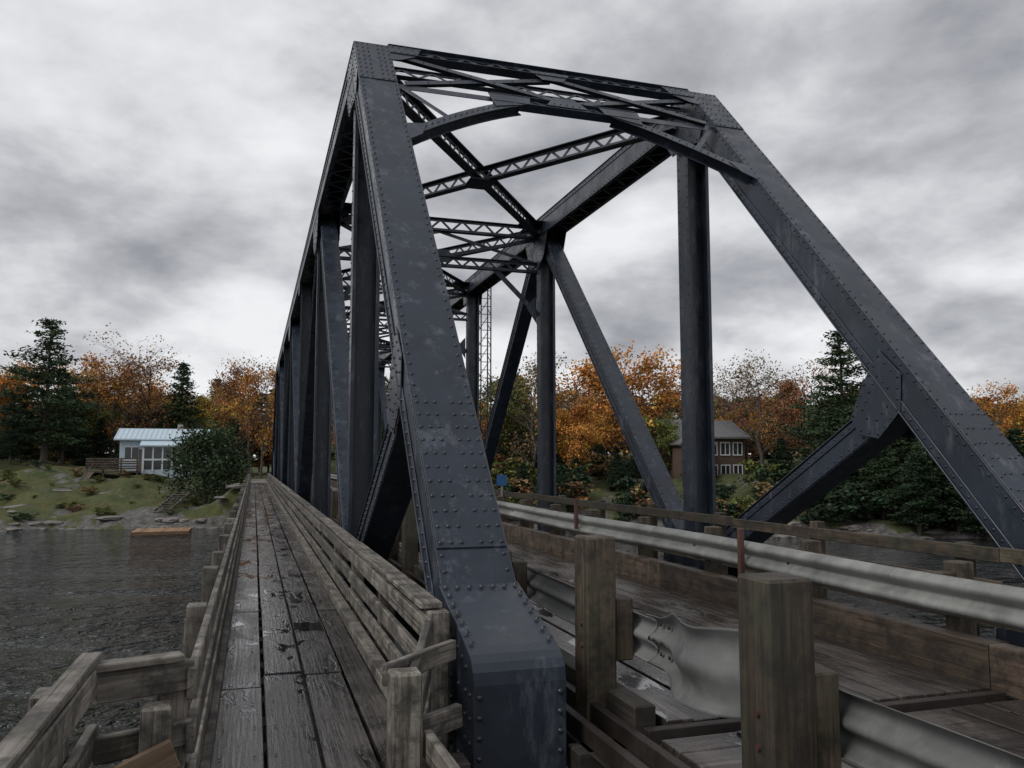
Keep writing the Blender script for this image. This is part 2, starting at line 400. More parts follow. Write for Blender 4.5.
# caged access ladder fixed to the far truss
mb=MB();lx,ly=XR+.50,YN[3]-.1
for s in(-.19,.19):
    for e in(0,.45): mb.box(lx+s-.02,lx+s+.02,ly+e-.02,ly+e+.02,-1.9,6.9)
z=-1.7;k=0
while z<6.8:
    mb.beam((lx-.19,ly,z),(lx+.19,ly,z),.024,.024)
    if k%2==0:
        mb.beam((lx-.19,ly+.45,z),(lx+.19,ly+.45,z+.6),.022,.022)
        for s in(-.19,.19): mb.beam((lx+s,ly,z),(lx+s,ly+.45,z+.3),.022,.022)
    z+=.3;k+=1
for z in(0,2,4,6): mb.beam((XR+.18,ly+.05,z),(lx-.19,ly+.05,z),.04,.04)
mk('access_ladder',mb,M_steel,bridge)
mb=MB();y=5.0
while y<70:
    mb.box(-.42,1.28,y-.1,y+.1,-2.0,-1.782);mb.box(1.97,7.3,y-.1+R.uniform(-.02,.02),y+.1,-2.08,-1.802);y+=.55
mk('timber_ties',mb,M_tie,bridge,.008)
pier=empty('bridge_pier')
mb=MB();mb.tube((4.6,Y0+4*P,-9),(4.6,Y0+4*P,-3.6),3.85,3.6,32);mk('shaft',mb,M_conc,pier)
mb=MB();mb.tube((4.6,Y0+4*P,-3.6),(4.6,Y0+4*P,-2.98),2.8,2.8,32);mk('turntable',mb,M_steel,pier)
for nm,ya,yb in(('abutment',1.5,5.75),('abutment',68.9,72)):
    mb=MB()
    mb.prismX([(ya,-9),(yb,-9),(yb,-3.02),(4.75,-3.02),(4.6,-2.35),(ya,-2.35)] if ya<10 else [(ya,-9),(yb,-9),(yb,-2.3),(ya+1.2,-2.3),(ya+1.2,-3.02),(ya,-3.02)],-.6,8.8)
    mk(nm,mb,M_conc,None,.02)
# ------------------------------------------------------------------ walkway
def planks(mb,x0,x1,n,y0,y1,z,th,lo=3,hi=5,gap=.012,jit=.004):
    wd=(x1-x0)/n
    for k in range(n):
        y=y0-R.uniform(0,2) if y0>6 else y0
        while y<y1:
            L=R.uniform(lo,hi);e=min(y1,y+L)
            dz=R.uniform(-jit,jit);dx=R.uniform(-.003,.003)
            mb.hexa(Vector((x0+wd*(k+.5)+dx,(y+e)/2,z-th/2+dz)),Vector((R.uniform(-.0008,.0008),1,0)).normalized(),Vector((1,0,R.uniform(-.012,.012))).normalized(),Vector((0,0,1)),e-y-.012,wd-gap-R.uniform(0,.008),th)
            y=e
ww=empty('wooden_walkway')
mb=MB();planks(mb,-.20,1.05,4,-1.0,70.5,-1.70,.05,3.0,4.6,.018,.007);mk('deck_planks',mb,M_walk,ww,.005)
mb=MB()
for x in(-.1,.45,.95): mb.box(x-.05,x+.05,-1,70,-1.79,-1.758)
mk('joists',mb,M_tie,ww)
nl=MB()
yy=4.6
while yy<26:
    for k in range(4):
        xx=-.20+1.25/4*(k+.5)
        for s in(-.09,.09): nl.dome((xx+s+R.uniform(-.012,.012),yy+R.uniform(-.02,.02),-1.697),(0,0,1),.010,.004)
    yy+=.55
mk('nails',nl,M_rusty,ww)
def board(mb,a,b,w=.045,h=.14,j=.014):
    a=Vector(a)+Vector((0,0,R.uniform(-j,j)));b=Vector(b)+Vector((0,0,R.uniform(-j,j)))
    mb.beam(a,b,w,h)
rl=empty('wooden_railing')
mb=MB();mp=MB();y=5.5
while y<70:
    mp.box(1.13,1.27,y-.07,y+.07,-2.0,-.99+R.uniform(-.03,.03))
    y+=2.2
for z,h in((-1.085,.14),(-1.31,.13),(-1.54,.13)):
    y=5.45-(.1 if z>-1.2 else 0)
    while y<70:
        e=min(70.2,y+4.4);board(mb,(1.105,y,z),(1.105,e-.01,z),.045,h);y=e
y=5.5
while y<70:
    e=min(70.2,y+4.4);mb.beam((1.16,y,-.965+R.uniform(-.008,.008)),(1.16,e-.012,-.965+R.uniform(-.008,.008)),.15,.04);y=e
mb.box(.95,1.06,5.6,70,-1.696,-1.60)
for z,h in((-1.10,.13),(-1.33,.13),(-1.56,.13)):
    board(mb,(1.12,5.40,z),(.80,4.22,z-.01),.045,h)
mp.box(.66,.81,4.02,4.17,-2.0,-1.02)
for z,h in((-1.36,.13),(-1.60,.13)):
    board(mb,(.85,4.10,z),(.90,2.2,z),.045,h)
mb.beam((.98,5.55,-1.66),(.72,4.2,-1.66),.1,.11);mb.beam((.72,4.19,-1.665),(.71,2.0,-1.665),.1,.11)
mb.beam((.66,4.24,-1.07),(1.12,4.70,-1.07),.045,.11)
mb.beam((.82,4.0,-1.62),(1.16,4.12,-1.62),.10,.09);mb.box(1.14,1.28,4.25,4.39,-2.3,-1.66);mb.beam((.82,4.3,-1.38),(1.10,4.45,-1.36),.05,.12)
mk('rails',mb,M_rail,rl,.006);mk('posts',mp,M_rail,rl,.01)
rl=empty('wooden_railing')
mb=MB();mp=MB();y=4.45;k=0
while y<70.3:
    mp.box(-.42,-.28,y-.075,y+.075,-2.05,-.97+R.uniform(-.05,.03))
    if k%2==0: mp.box(-.56,-.43,y-.06,y+.06,-2.05,-1.42)
    y+=1.85;k+=1
for z,h in((-1.05,.15),(-1.30,.13),(-1.54,.13)):
    y=4.3
    while y<70.3:
        e=min(70.3,y+3.7);board(mb,(-.252,y,z),(-.252,e-.01,z),.045,h);y=e
mb.beam((-.205,4.0,-1.655),(-.205,70,-1.655),.05,.085)
for z,h in((-1.02,.14),(-1.30,.12)):
    board(mb,(-.25,4.36,z),(-.66,4.24,z-.02),.045,h)
board(mb,(-.67,4.32,-1.0),(-.68,1.4,-1.0),.045,.13);board(mb,(-.67,4.3,-1.27),(-.67,1.4,-1.27),.045,.13)
board(mb,(-.67,4.3,-1.52),(-.67,1.4,-1.52),.045,.14)
mb.beam((-.30,4.33,-.93),(-.70,4.20,-.93),.10,.035);mb.beam((-.69,4.30,-.895),(-.70,1.4,-.895),.09,.035)
mp.box(-.83,-.70,3.78,3.93,-3.2,-.93);mp.box(-.46,-.33,4.16,4.30,-2.3,-1.12);mp.box(-.83,-.70,1.9,2.05,-3.2,-.93)
mk('rails',mb,M_rail,rl,.006);mk('posts',mp,M_rail,rl,.01)
mb=MB();mb.beam((-.30,4.10,-1.30),(-.72,4.02,-1.46),.04,.13);mk('patched_board',mb,wood('raw_board',(.14,.085,.048),(.28,.19,.12)),rl,.005)
mb=MB();planks(mb,-.80,-.28,2,-1,4.1,-1.78,.05);mk('landing_planks',mb,M_walk,rl,.005)
# ------------------------------------------------------------------ road
rd=empty('timber_road')
mb=MB();planks(mb,2.62,5.36,13,5.0,70.5,-1.70,.06,3.5,6,.014,.007);mk('deck_planks',mb,M_road,rd,.005)
mb=MB();y=-3
while y<4.75:
    mb.hexa(Vector((4.1,y+.12,-1.745+R.uniform(-.004,.004))),X,Vector((0,1,R.uniform(-.01,.01))).normalized(),Vector((0,0,1)),3.3,.235,.07);y+=.25
planks(mb,2.95,3.55,2,-3,4.7,-1.692,.04);planks(mb,4.65,5.25,2,-3,4.7,-1.692,.04)
mk('approach_planks',mb,M_road,rd,.005)
mb=MB()
mb.box(2.45,5.4,4.91,4.985,-1.85,-1.712)
for x in(2.10,2.32): mb.box(x-.03,x+.03,3.2,60,-1.80,-1.68);mb.box(x-.06,x+.06,3.2,60,-1.815,-1.802)
mk('expansion_joint',mb,M_dkst,rd,.005)
mb=MB();y=5.1
while y<70:
    mb.box(5.44,5.60,y,min(70,y+5.4)-.012,-1.76,-1.40);y+=5.4
mb.box(5.44,5.60,-3,2.7,-1.76,-1.40);mb.box(5.44,5.60,2.712,5.09,-1.76,-1.40)
mk('timber_kerb',mb,M_railnew,rd,.01)
mb=MB();y=5.05
while y<70:
    mb.box(2.42,2.58,y,min(70,y+5.4)-.012,-1.80,-1.60);y+=5.4
mk('timber_kerb_inner',mb,M_tie,rd,.01)
mb=MB();planks(mb,5.62,6.7,4,-3,70,-1.76,.05);mk('side_planks',mb,M_tie,rd,.004)
def wprof(s=1,flat=0.0):
    pts=[(0,.155),(.02,.145),(.06,.122),(.078,.108),(.083,.09),(.078,.07),(.05,.042),(.012,.018),(.004,0),(.012,-.018),(.05,-.042),(.078,-.07),(.083,-.09),(.078,-.108),(.06,-.122),(.02,-.145),(0,-.155)]
    return [(a*(1-flat),b*s) for a,b in pts]
def sweep(secs):
    mb=MB();n=len(secs[0])
    for sct in secs:
        for p in sct: mb.v.append(Vector(p));mb.wc.append(Vector(p));mb.r.append(.5)
    for i in range(len(secs)-1):
        for k in range(n-1):
            a=i*n+k;mb.f.append((a,a+1,a+n+1,a+n))
    return mb
gr=empty('guardrail')
def straight(x,z,y0,y1,face):
    secs=[];m=max(2,int((y1-y0)/1.0))
    for i in range(m+1):
        y=y0+(y1-y0)*i/m;dx=.012*math.sin(y*.9)+.004*math.sin(y*3.1);dz=.012*math.sin(y*.7+1)
        secs.append([(x+face*a+dx,y,z+b+dz) for a,b in wprof()])
    return sweep(secs)
mk('beam',straight(5.44,-1.075,-3,70,-1),M_galv,gr,0,True,.004)
mb=MB();bl=MB();y=-2.2
while y<70:
    mb.box(5.62,5.80,y-.08,y+.08,-2.0,-.84);bl.box(5.46,5.615,y-.07,y+.07,-1.24,-.92)
    y+=1.95
mk('posts',mb,M_post,gr,.01);mk('blocks',bl,M_post,gr,.008)
mb=MB();mb.box(5.27,5.33,8.2,8.26,-1.38,-.76);mb.box(5.27,5.33,13.2,13.26,-1.15,-.64)
mk('steel_markers',mb,M_rusty,gr,.004)
mb=MB();y=-2.2
while y<30:
    mb.dome((5.432,y,-1.075),(-1,0,0),.018,.014)
    y+=1.95
mk('bolts',mb,M_dkst,gr)
gr=empty('guardrail')
LX,LZ=2.66,-1.22
mk('beam',straight(LX,LZ,5.3,70,1),M_galvd,gr,0,True,.004)
mk('approach_beam',straight(LX,LZ,-3,3.75,1),M_galvd,gr,0,True,.004)
secs=[]
keys=[(5.33,0,1,0),(5.15,.012,1.02,.05),(5.02,.0,1.25,.15),(4.90,-.045,1.50,.25),(4.76,-.10,1.66,.30),(4.62,-.125,1.70,.32),(4.48,-.10,1.66,.35),(4.36,-.04,1.62,.4),(4.27,.05,1.55,.45),(4.24,.13,1.5,.5),(4.28,.2,1.45,.5)]
K=[]
for (a,b) in zip(keys,keys[1:]):
    for u in(0,.33,.66): K.append(tuple(a[i]+(b[i]-a[i])*u for i in range(4)))
K.append(keys[-1])
for q,(y,dx,s,fl) in enumerate(K):
    f=min(1,max(0,(5.15-y)/.4));sec=[]
    for a,b in wprof(s,fl):
        dent=f*(.007*math.sin(y*13+b*9)+.003*math.sin(b*31+y*23))
        edge=f*.02*math.sin(y*9+1.5)*(1 if b>0 else -.6)*(abs(b)/.25)
        sec.append((LX+a+dx+dent,y+f*.02*math.sin(b*14),LZ-.01*f+b+edge))
    secs.append(sec)
mk('end_terminal',sweep(secs),M_galvd,gr,0,True,.004)
mb=MB()
for y in(5.10,5.22):
    for b in(-.1,-.0,.1): mb.dome((LX+.055 if b else LX-.004,y,LZ+b),(-1,0,0),.016,.014)
mk('bolts',mb,M_dkst,gr)
mb=MB();bl=MB()
mb.box(2.27,2.50,5.48,5.72,-2.3,-.54);mb.box(2.24,2.49,3.27,3.53,-2.3,-.54)
mb.box(2.26,2.49,12.8,13.04,-2.0,-.53);mb.box(2.26,2.49,1.0,1.24,-2.3,-.54)
for y in(5.6,3.4,12.9,1.1): bl.box(2.505,2.645,y-.09,y+.09,-1.42,-.98)
y=8.0
while y<70:
    if abs(y-12.9)>1: mb.box(2.28,2.48,y-.1,y+.1,-2.0,-.88 if R.random()<.6 else -.7);bl.box(2.485,2.645,y-.08,y+.08,-1.4,-1.0)
    y+=2.2
mk('posts',mb,M_post,gr,.014);mk('blocks',bl,M_post,gr,.01)
mb=MB()
for y in(5.6,3.4):
    for z in(-1.15,-1.3): mb.tube((2.225 if y<5 else 2.255,y-.03,z),(2.28,y-.03,z),.016,.016,8)
mk('bolt_heads',mb,M_rusty,gr)
rl=empty('wooden_railing')
mb=MB();mp=MB();y=-2.5
while y<70:
    mp.box(6.86,7.00,y-.07,y+.07,-2.0,-.80+R.uniform(-.03,.04));y+=2.3
for z,h in((-.90,.14),(-1.22,.14),(-1.5,.14)):
    y=-3
    while y<70:
        e=min(70,y+4.6);board(mb,(6.835,y,z),(6.835,e-.01,z),.045,h);y=e
mk('rails',mb,M_post,rl,.006);mk('posts',mp,M_post,rl,.01)
sg=empty('blue_sign')
mb=MB();mb.box(6.60,6.9,22.5,22.52,-.68,-.38);mk('panel',mb,plain('blue_paint',(.03,.13,.32),.4,.15),sg,.004)
mb=MB();mb.box(6.74,6.79,22.525,22.57,-1.75,-.36);mk('post',mb,M_galv,sg)
# ------------------------------------------------------------------ terrain & water
def shore(x):
    x=np.asarray(x,float)
    s=np.where(x<0,71-.08*x,71-.6*x);s=np.maximum(s,8-.02*x)
    return s+1.1*np.sin(x*.31)+.6*np.sin(x*.83+1)+2*np.sin(x*.07)
def sm(t): t=np.clip(t,0,1);return t*t*(3-2*t)
def H(x,y):
    x=np.asarray(x,float);y=np.asarray(y,float)
    d=(y-shore(x))*np.where(x>0,.86,1)
    up=-5.2+.7*sm(d/1.8)+3.1*sm((d-1)/18)+1.6*sm((d-12)/45)+1.5*sm((d-60)/120)
    up=np.where(d<0,-5.2+np.maximum(d*.45,-4),up)
    nz=.34*np.sin(x*.9+y*.4)*np.sin(y*.7-x*.3)+.24*np.sin(x*1.9+2)*np.sin(y*1.7)+.5*np.sin(x*.21+y*.13)
    up=up+nz*sm((d+1)/6)
    lat_=np.maximum(0,np.maximum(-1.2-x,x-9.5))
    emb=-1.86-lat_*.8
    up=np.where(y>70.5,np.maximum(up,emb),up)
    inside=(lat_<.1)&(y>71);up=np.where(inside,-1.86,up)
    d2=-2.5-y+.5*np.sin(x*.5)
    nb=-5.2+3.2*sm(d2/8)+nz*sm(d2/6);nb=np.where(d2<0,-5.2+np.maximum(d2*.45,-4),nb)
    return np.maximum(up,nb)
def axis(a,b,fa,fb,fine,coarse):
    v=[];t=a
    while t<b: v.append(t);t+=fine if fa<t<fb else coarse
    return np.array(v)
gx=axis(-900,900,-45,95,1.2,14);gy=axis(-500,900,35,135,1.2,10)
GX,GY=np.meshgrid(gx,gy);GZ=H(GX,GY)
nx,ny=len(gx),len(gy)
vs=np.stack([GX.ravel(),GY.ravel(),GZ.ravel()],1)
ii=(np.arange(ny-1)[:,None]*nx+np.arange(nx-1)[None]).ravel()
fs=np.stack([ii,ii+1,ii+nx+1,ii+nx],1)
me=bpy.data.meshes.new('ground');me.from_pydata(vs.tolist(),[],fs.tolist());me.polygons.foreach_set('use_smooth',[True]*len(me.polygons))
m,nt,p,out=newmat('ground_mat');geo=N(nt,'ShaderNodeNewGeometry');pos=geo.outputs['Position']
c=mix(nt,ramp(nt,noise(nt,pos,.45,7,.7),[(.38,0.),(.62,1.)]),(.045,.075,.016),(.120,.125,.036))
c=mix(nt,ramp(nt,noise(nt,pos,1.1,7,.72),[(.50,0.),(.64,.75)]),c,(.085,.052,.026))
c=mix(nt,ramp(nt,noise(nt,pos,3.1,5,.7),[(.52,0.),(.72,.5)]),c,(.02,.024,.010))
rk=mix(nt,ramp(nt,noise(nt,pos,1.9,7,.75),[(.35,0.),(.65,1.)]),(.07,.066,.06),(.25,.235,.22))
sx_=N(nt,'ShaderNodeSeparateXYZ');nt.links.new(pos,sx_.inputs[0])
low=N(nt,'ShaderNodeMapRange');nt.links.new(sx_.outputs[2],low.inputs[0]);low.inputs[1].default_value=-4.9;low.inputs[2].default_value=-3.6;low.inputs[3].default_value=.13;low.inputs[4].default_value=-.03
rf=ramp(nt,math_(nt,'ADD',noise(nt,pos,.30,7,.65,.4),low.outputs[0]),[(.55,0.),(.59,1.)])
nt.links.new(mix(nt,rf,c,rk),p.inputs['Base Color']);p.inputs['Roughness'].default_value=.9
bump(nt,noise(nt,pos,1.6,8,.72),1.0,.5,p)
me.materials.append(m);g=bpy.data.objects.new('ground',me);COL.objects.link(g)
mb=MB();mb.box(2.4,5.7,70.6,160,-1.85,-1.70);mk('road',mb,plain('gravel_road',(.16,.14,.12),.9,.4,6),None)
mb=MB();mb.box(-.4,1.4,70.6,84,-1.85,-1.72);mk('path',mb,plain('gravel_path',(.2,.18,.15),.9,.4,6),None)
mb=MB();mb.v=[Vector(q) for q in((-3000,-3000,-5.2),(3000,-3000,-5.2),(3000,3000,-5.2),(-3000,3000,-5.2))];mb.f=[(0,1,2,3)];mb.wc=mb.v;mb.r=[.5]*4
m,nt,p,out=newmat('water_mat');pos=N(nt,'ShaderNodeNewGeometry').outputs['Position']
p.inputs['Base Color'].default_value=(.014,.017,.018,1);p.inputs['Roughness'].default_value=.05;p.inputs['IOR'].default_value=1.33
a=noise(nt,mapp(nt,pos,(1.0,1.3,1)),1.7,3,.6,.6);b_=noise(nt,mapp(nt,pos,(.55,.8,1)),.55,3,.55,.5)
patch=ramp(nt,noise(nt,mapp(nt,pos,(.5,1.4,1)),.09,3,.6,.8),[(.38,.45),(.60,1.25)])
hh=math_(nt,'ADD',math_(nt,'MULTIPLY',a,.55),math_(nt,'MULTIPLY',b_,1.0))
hh=math_(nt,'MULTIPLY',hh,patch)
wv=N(nt,'ShaderNodeTexWave');wv.inputs['Scale'].default_value=.16;wv.inputs['Distortion'].default_value=4.5;wv.inputs['Detail'].default_value=3;wv.inputs['Detail Scale'].default_value=.7
nt.links.new(mapp(nt,pos,(.25,1,1)),wv.inputs['Vector'])
hh=math_(nt,'ADD',hh,math_(nt,'MULTIPLY',wv.outputs['Fac'],.2))
bump(nt,hh,1.0,1.7,p);mk('water',mb,m)
M_rock=plain('granite',(.18,.168,.155),.85,.55,1.6)
def rocks(name,pts):
    V=[];F=[]
    import bmesh
    for (x,y,z,s) in pts:
        bm=bmesh.new();bmesh.ops.create_icosphere(bm,subdivisions=2,radius=1)
        o=R.uniform(0,9);sx,sy,sz=s*R.uniform(.8,1.9),s*R.uniform(.8,1.3),s*R.uniform(.3,.5);an=R.uniform(0,3)
        base=len(V)
        for v in bm.verts:
            c=v.co;k=1+.22*math.sin(c.x*3.1+o)*math.sin(c.y*2.7+o*2)+.14*math.sin(c.z*5+c.x*4+o)
            q=Vector((round(c.x*k*2.2)/2.2*.5+c.x*k*.5,c.y*k,round(c.z*k*2)/2*.5+c.z*k*.5))
            V.append((x+(q.x*math.cos(an)-q.y*math.sin(an))*sx,y+(q.x*math.sin(an)+q.y*math.cos(an))*sy,z+q.z*sz))
        for f in bm.faces: F.append(tuple(base+v.index for v in f.verts))
        bm.free()
    me=bpy.data.meshes.new(name);me.from_pydata(V,[],F);me.materials.append(M_rock);o=bpy.data.objects.new(name,me);COL.objects.link(o)
pts=[]
for k in range(190):
    x=R.uniform(-42,75);y=float(shore(x))+abs(R.gauss(0,1.0))-.4
    if -1<x<9:continue
    pts.append((x,y,float(H(x,y))-.02,R.uniform(.15,.6)))
for k in range(32):
    x=R.uniform(-42,-12);y=float(shore(x))+R.uniform(1,15);pts.append((x,y,float(H(x,y))-.1,R.choice([.25,.35,.5,.8,1.3])*R.uniform(.8,1.3)))
rocks('shoreline_rocks',pts)
# ------------------------------------------------------------------ vegetation
def foliage_mat():
    m,nt,p,out=newmat('foliage')
    at=N(nt,'ShaderNodeAttribute',attribute_name='col');oi=N(nt,'ShaderNodeObjectInfo')
    c=mix(nt,1.0,at.outputs['Color'],oi.outputs['Color'],'MULTIPLY')
    nt.links.new(c,p.inputs['Base Color']);p.inputs['Roughness'].default_value=.75
    p.inputs['Specular IOR Level'].default_value=.2;return m
M_fol=foliage_mat();M_bark=plain('bark',(.085,.072,.062),.9,.4,5)
def tubeN(p0,p1,r0,r1,seg=5):
    p0=np.array(p0,float);p1=np.array(p1,float);d=p1-p0;d/=np.linalg.norm(d)+1e-9
    a=np.cross(d,[.31,.87,.2]);a/=np.linalg.norm(a)+1e-9;b=np.cross(d,a)
    t=np.arange(seg)*2*np.pi/seg;c=np.cos(t)[:,None]*a+np.sin(t)[:,None]*b
    V=np.concatenate([p0+c*r0,p1+c*r1]);k=np.arange(seg);j=(k+1)%seg
    return V,np.stack([k,j,seg+j,seg+k],1)
def leaves(C,a,b,rs,flat=0):
    n=len(C);u=rs.normal(size=(n,3));
    if flat: u[:,2]*=1-flat
    u/=np.linalg.norm(u,axis=1)[:,None]+1e-9
    v=rs.normal(size=(n,3));
    if flat: v[:,2]*=1-flat
    v-=u*(u*v).sum(1)[:,None];v/=np.linalg.norm(v,axis=1)[:,None]+1e-9
    a=a*rs.uniform(.6,1.35,(n,1));b=b*rs.uniform(.6,1.35,(n,1))
    V=np.stack([C+u*a,C+v*b,C-u*a,C-v*b],1).reshape(-1,3)
    return V,np.arange(4*n).reshape(-1,4)
class TB:
    def __init__(s): s.V=[];s.F=[];s.C=[];s.M=[];s.n=0
    def add(s,V,F,col,mi):
        s.V.append(V);s.F.append(F+s.n);s.n+=len(V)
        if np.ndim(col)==1: col=np.tile(col,(len(V),1))
        s.C.append(col);s.M.append(np.full(len(F),mi))
    def arr(s): return np.concatenate(s.V),np.concatenate(s.F),np.concatenate(s.C),np.concatenate(s.M)
def decid(seed,Ht=11,dens=1.0,levels=2,leafn=45,spread=.36,la=.2,nb=15,cs=1.0):
    rs=np.random.RandomState(seed);t=TB();ends=[]
    bk=np.array([1.,1,1])
    def grow(p,d,L,r,lv):
        q=p;n=3
        for k in range(n):
            d2=d+rs.normal(size=3)*.13;d2/=np.linalg.norm(d2);q2=q+d2*L/n
            V,F=tubeN(q,q2,r*(1-.25*k),r*(1-.25*(k+1)),5 if lv<2 else 3);t.add(V,F,bk,1);q=q2;d=d2
            if lv>0 and lv<=levels:
                for _ in range(2 if lv<levels else 1):
                    dd=d+rs.normal(size=3)*.62;dd[2]=abs(dd[2])*.6+.15;dd/=np.linalg.norm(dd)
                    if lv<levels: grow(q,dd,L*.55,r*.42,lv+1)
                    else: ends.append((q+dd*L*.3*rs.uniform(.5,1),lv))
        ends.append((q,lv))
    H0=Ht*.93;lean=rs.normal(size=2)*.25
    pts=[np.array([0,0,-.6])]
    for k in range(1,7): pts.append(np.array([lean[0]*k/3+rs.normal()*.1,lean[1]*k/3+rs.normal()*.1,H0*k/6]))
    for k in range(6):
        V,F=tubeN(pts[k],pts[k+1],.020*Ht*(1-k/6.6),.020*Ht*(1-(k+1)/6.6),6);t.add(V,F,bk,1)
    for k in range(nb):
        f=.22+.76*k/nb;p=pts[0]+(pts[-1]-pts[0])*f;an=rs.uniform(0,6.28);el=rs.uniform(.25,.9)
        L=Ht*spread*(math.sin(min(1,(f-.1)*1.15)*math.pi)**.6*.75+.3)*rs.uniform(.6,1.2)
        grow(p,np.array([math.cos(an)*math.cos(el),math.sin(an)*math.cos(el),math.sin(el)]),L,.0085*Ht*(1.1-f*.6),1)
    for e,lv in ends:
        if rs.rand()>dens: continue
        n=max(2,int(leafn*rs.uniform(.35,1.4)));C=e+rs.normal(size=(n,3))*np.array([.5,.5,.38])*Ht/11*cs
        V,F=leaves(C,la,la*.75,rs)
        cb=rs.uniform(.5,1.35);col=cb*rs.uniform(.65,1.35,(n,1))*np.array([1,1,1])+0;col[:,1]*=rs.uniform(.8,1.25)*rs.uniform(.85,1.15,n);col=np.repeat(col,4,0)
        t.add(V,F,col,0)
    return t.arr()
def pine(seed,Ht=16,R0=3.4,wild=1.0,nl=20,a_=.20,b_=.075):
    rs=np.random.RandomState(seed);t=TB();bk=np.array([1.,1,1])
    for k in range(6):
        V,F=tubeN([0,0,-.6+(Ht+.6)*k/6],[0,0,-.6+(Ht+.6)*(k+1)/6],.018*Ht*(1-k/6.3),.018*Ht*(1-(k+1)/6.3),6);t.add(V,F,bk,1)
    z=Ht*.14;az=0
    while z<Ht*.985:
        f=z/Ht;prof=(1-f)**.75*(.45+.55*min(1,f*3))+.05
        nb=rs.randint(3,6)
        for b in range(nb):
            az+=2.4+rs.normal()*.3;L=R0*1.25*prof*rs.uniform(1-.55*wild,1+.3*wild)
            el=rs.uniform(-.02,.25)+.5*f**2;d=np.array([math.cos(az)*math.cos(el),math.sin(az)*math.cos(el),math.sin(el)])
            p0=np.array([0,0,z]);p1=p0+d*L;V,F=tubeN(p0,p1,.05*(1.2-f),.012,4);t.add(V,F,bk,1)
            nc=max(2,int(L*2.6));cb=rs.uniform(.6,1.3)
            for c in range(nc):
                u=.28+.75*(c+rs.rand()*.6)/nc;n=nl;s=.16+.13*L/3
                side=np.array([-d[1],d[0],0])*rs.normal()*L*.15*u
                C=p0+d*L*u+side+rs.normal(size=(n,3))*np.array([1.4,1.4,.55])*s+[0,0,.08]
                V,F=leaves(C,a_,b_,rs,.35);col=np.repeat(cb*rs.uniform(.6,1.4,(n,1))*np.array([1,1,1.]),4,0);t.add(V,F,col,0)
        z+=(.34+.35*wild*rs.rand())*(Ht/14)
    return t.arr()
def bushy(seed,Ht,W):
    rs=np.random.RandomState(seed);t=TB();bk=np.array([1.,1,1])
    for k in range(80):
        an=rs.uniform(0,6.28);f=rs.rand()**.8;r=W*.5*math.sqrt(max(0,1-(f*1.0-.25)**2/.62))*rs.uniform(.5,1.05)
        p=np.array([math.cos(an)*r,math.sin(an)*r,f*Ht*.95]);V,F=tubeN([0,0,max(-.3,p[2]*.5-.3)],p,.05,.012,4);t.add(V,F,bk,1)
        n=110;C=p+rs.normal(size=(n,3))*np.array([.5,.5,.45]);V,F=leaves(C,.16,.065,rs)
        cb=rs.uniform(.55,1.5);t.add(V,F,np.repeat(cb*rs.uniform(.6,1.4,(n,1))*np.ones(3),4,0),0)
    return t.arr()
def tmesh(name,A):
    V,F,C,M=A;me=bpy.data.meshes.new(name)
    me.vertices.add(len(V));me.vertices.foreach_set('co',V.astype(np.float32).ravel())
    me.loops.add(4*len(F));me.loops.foreach_set('vertex_index',F.astype(np.int32).ravel())
    me.polygons.add(len(F));me.polygons.foreach_set('loop_start',np.arange(0,4*len(F),4,dtype=np.int32))
    me.polygons.foreach_set('loop_total',np.full(len(F),4,dtype=np.int32))
    me.materials.append(M_fol);me.materials.append(M_bark);me.update(calc_edges=True)
    me.polygons.foreach_set('material_index',M.astype(np.int32))
    at=me.attributes.new('col','FLOAT_COLOR','POINT');c4=np.ones((len(V),4),np.float32);c4[:,:3]=C;at.data.foreach_set('color',c4.ravel())
    me.update();return me
DA=[decid(s,11,.75,2,56,.36,.155) for s in(1,2,3)];TA=[decid(s,11,.45,2,34,.34,.13,15,.9) for s in(7,8)];BA=[decid(s,11,.14,3,9,.36,.11,13) for s in(5,6)]
PA=[pine(s,16,3.6,1.0) for s in(21,22)];SA=[pine(s,14,2.6,.45) for s in(31,32)]
DM=[tmesh('decid%d'%i,a) for i,a in enumerate(DA)];BM_=[tmesh('bare%d'%i,a) for i,a in enumerate(BA)];TM=[tmesh('thin%d'%i,a) for i,a in enumerate(TA)]
PM=[tmesh('wpine%d'%i,a) for i,a in enumerate(PA)];SM=[tmesh('spruce%d'%i,a) for i,a in enumerate(SA)]
OR=(.47,.215,.052);RU=(.27,.130,.058);YE=(.47,.34,.075);OL=(.130,.145,.042);GR=(.042,.070,.032);DG=(.028,.050,.026);BR=(.20,.135,.066)
def place(name,me,x,y,h,base,tint,wd=1.0,z=None):
    o=bpy.data.objects.new(name,me);COL.objects.link(o)
    s=h/base;o.scale=(s*wd,s*wd,s);o.rotation_euler=(0,0,R.uniform(0,6.28));z=float(H(x,y)) if z is None else z
    o.location=(x,y,z-.1);k=R.uniform(.85,1.15);o.color=(tint[0]*k,tint[1]*k,tint[2]*k,1);return o
def wp(px,b):
    x=(px-255)*b/863;return x,(b-.298*x)/.95
def T(kind,px,b,topy,tint,wd=1.0):
    x,y=wp(px,b);zt=(462-topy)*b/823;h=zt-float(H(x,y))+.2
    name,ms,base={'d':('maple_tree',DM,10.6),'t':('birch_tree',TM,10.6),'b':('bare_tree',BM_,10.6),'p':('pine_tree',PM,16),'s':('spruce_tree',SM,14)}[kind]
    place(name,R.choice(ms),x,y,max(h,2.5),base,tint,wd)
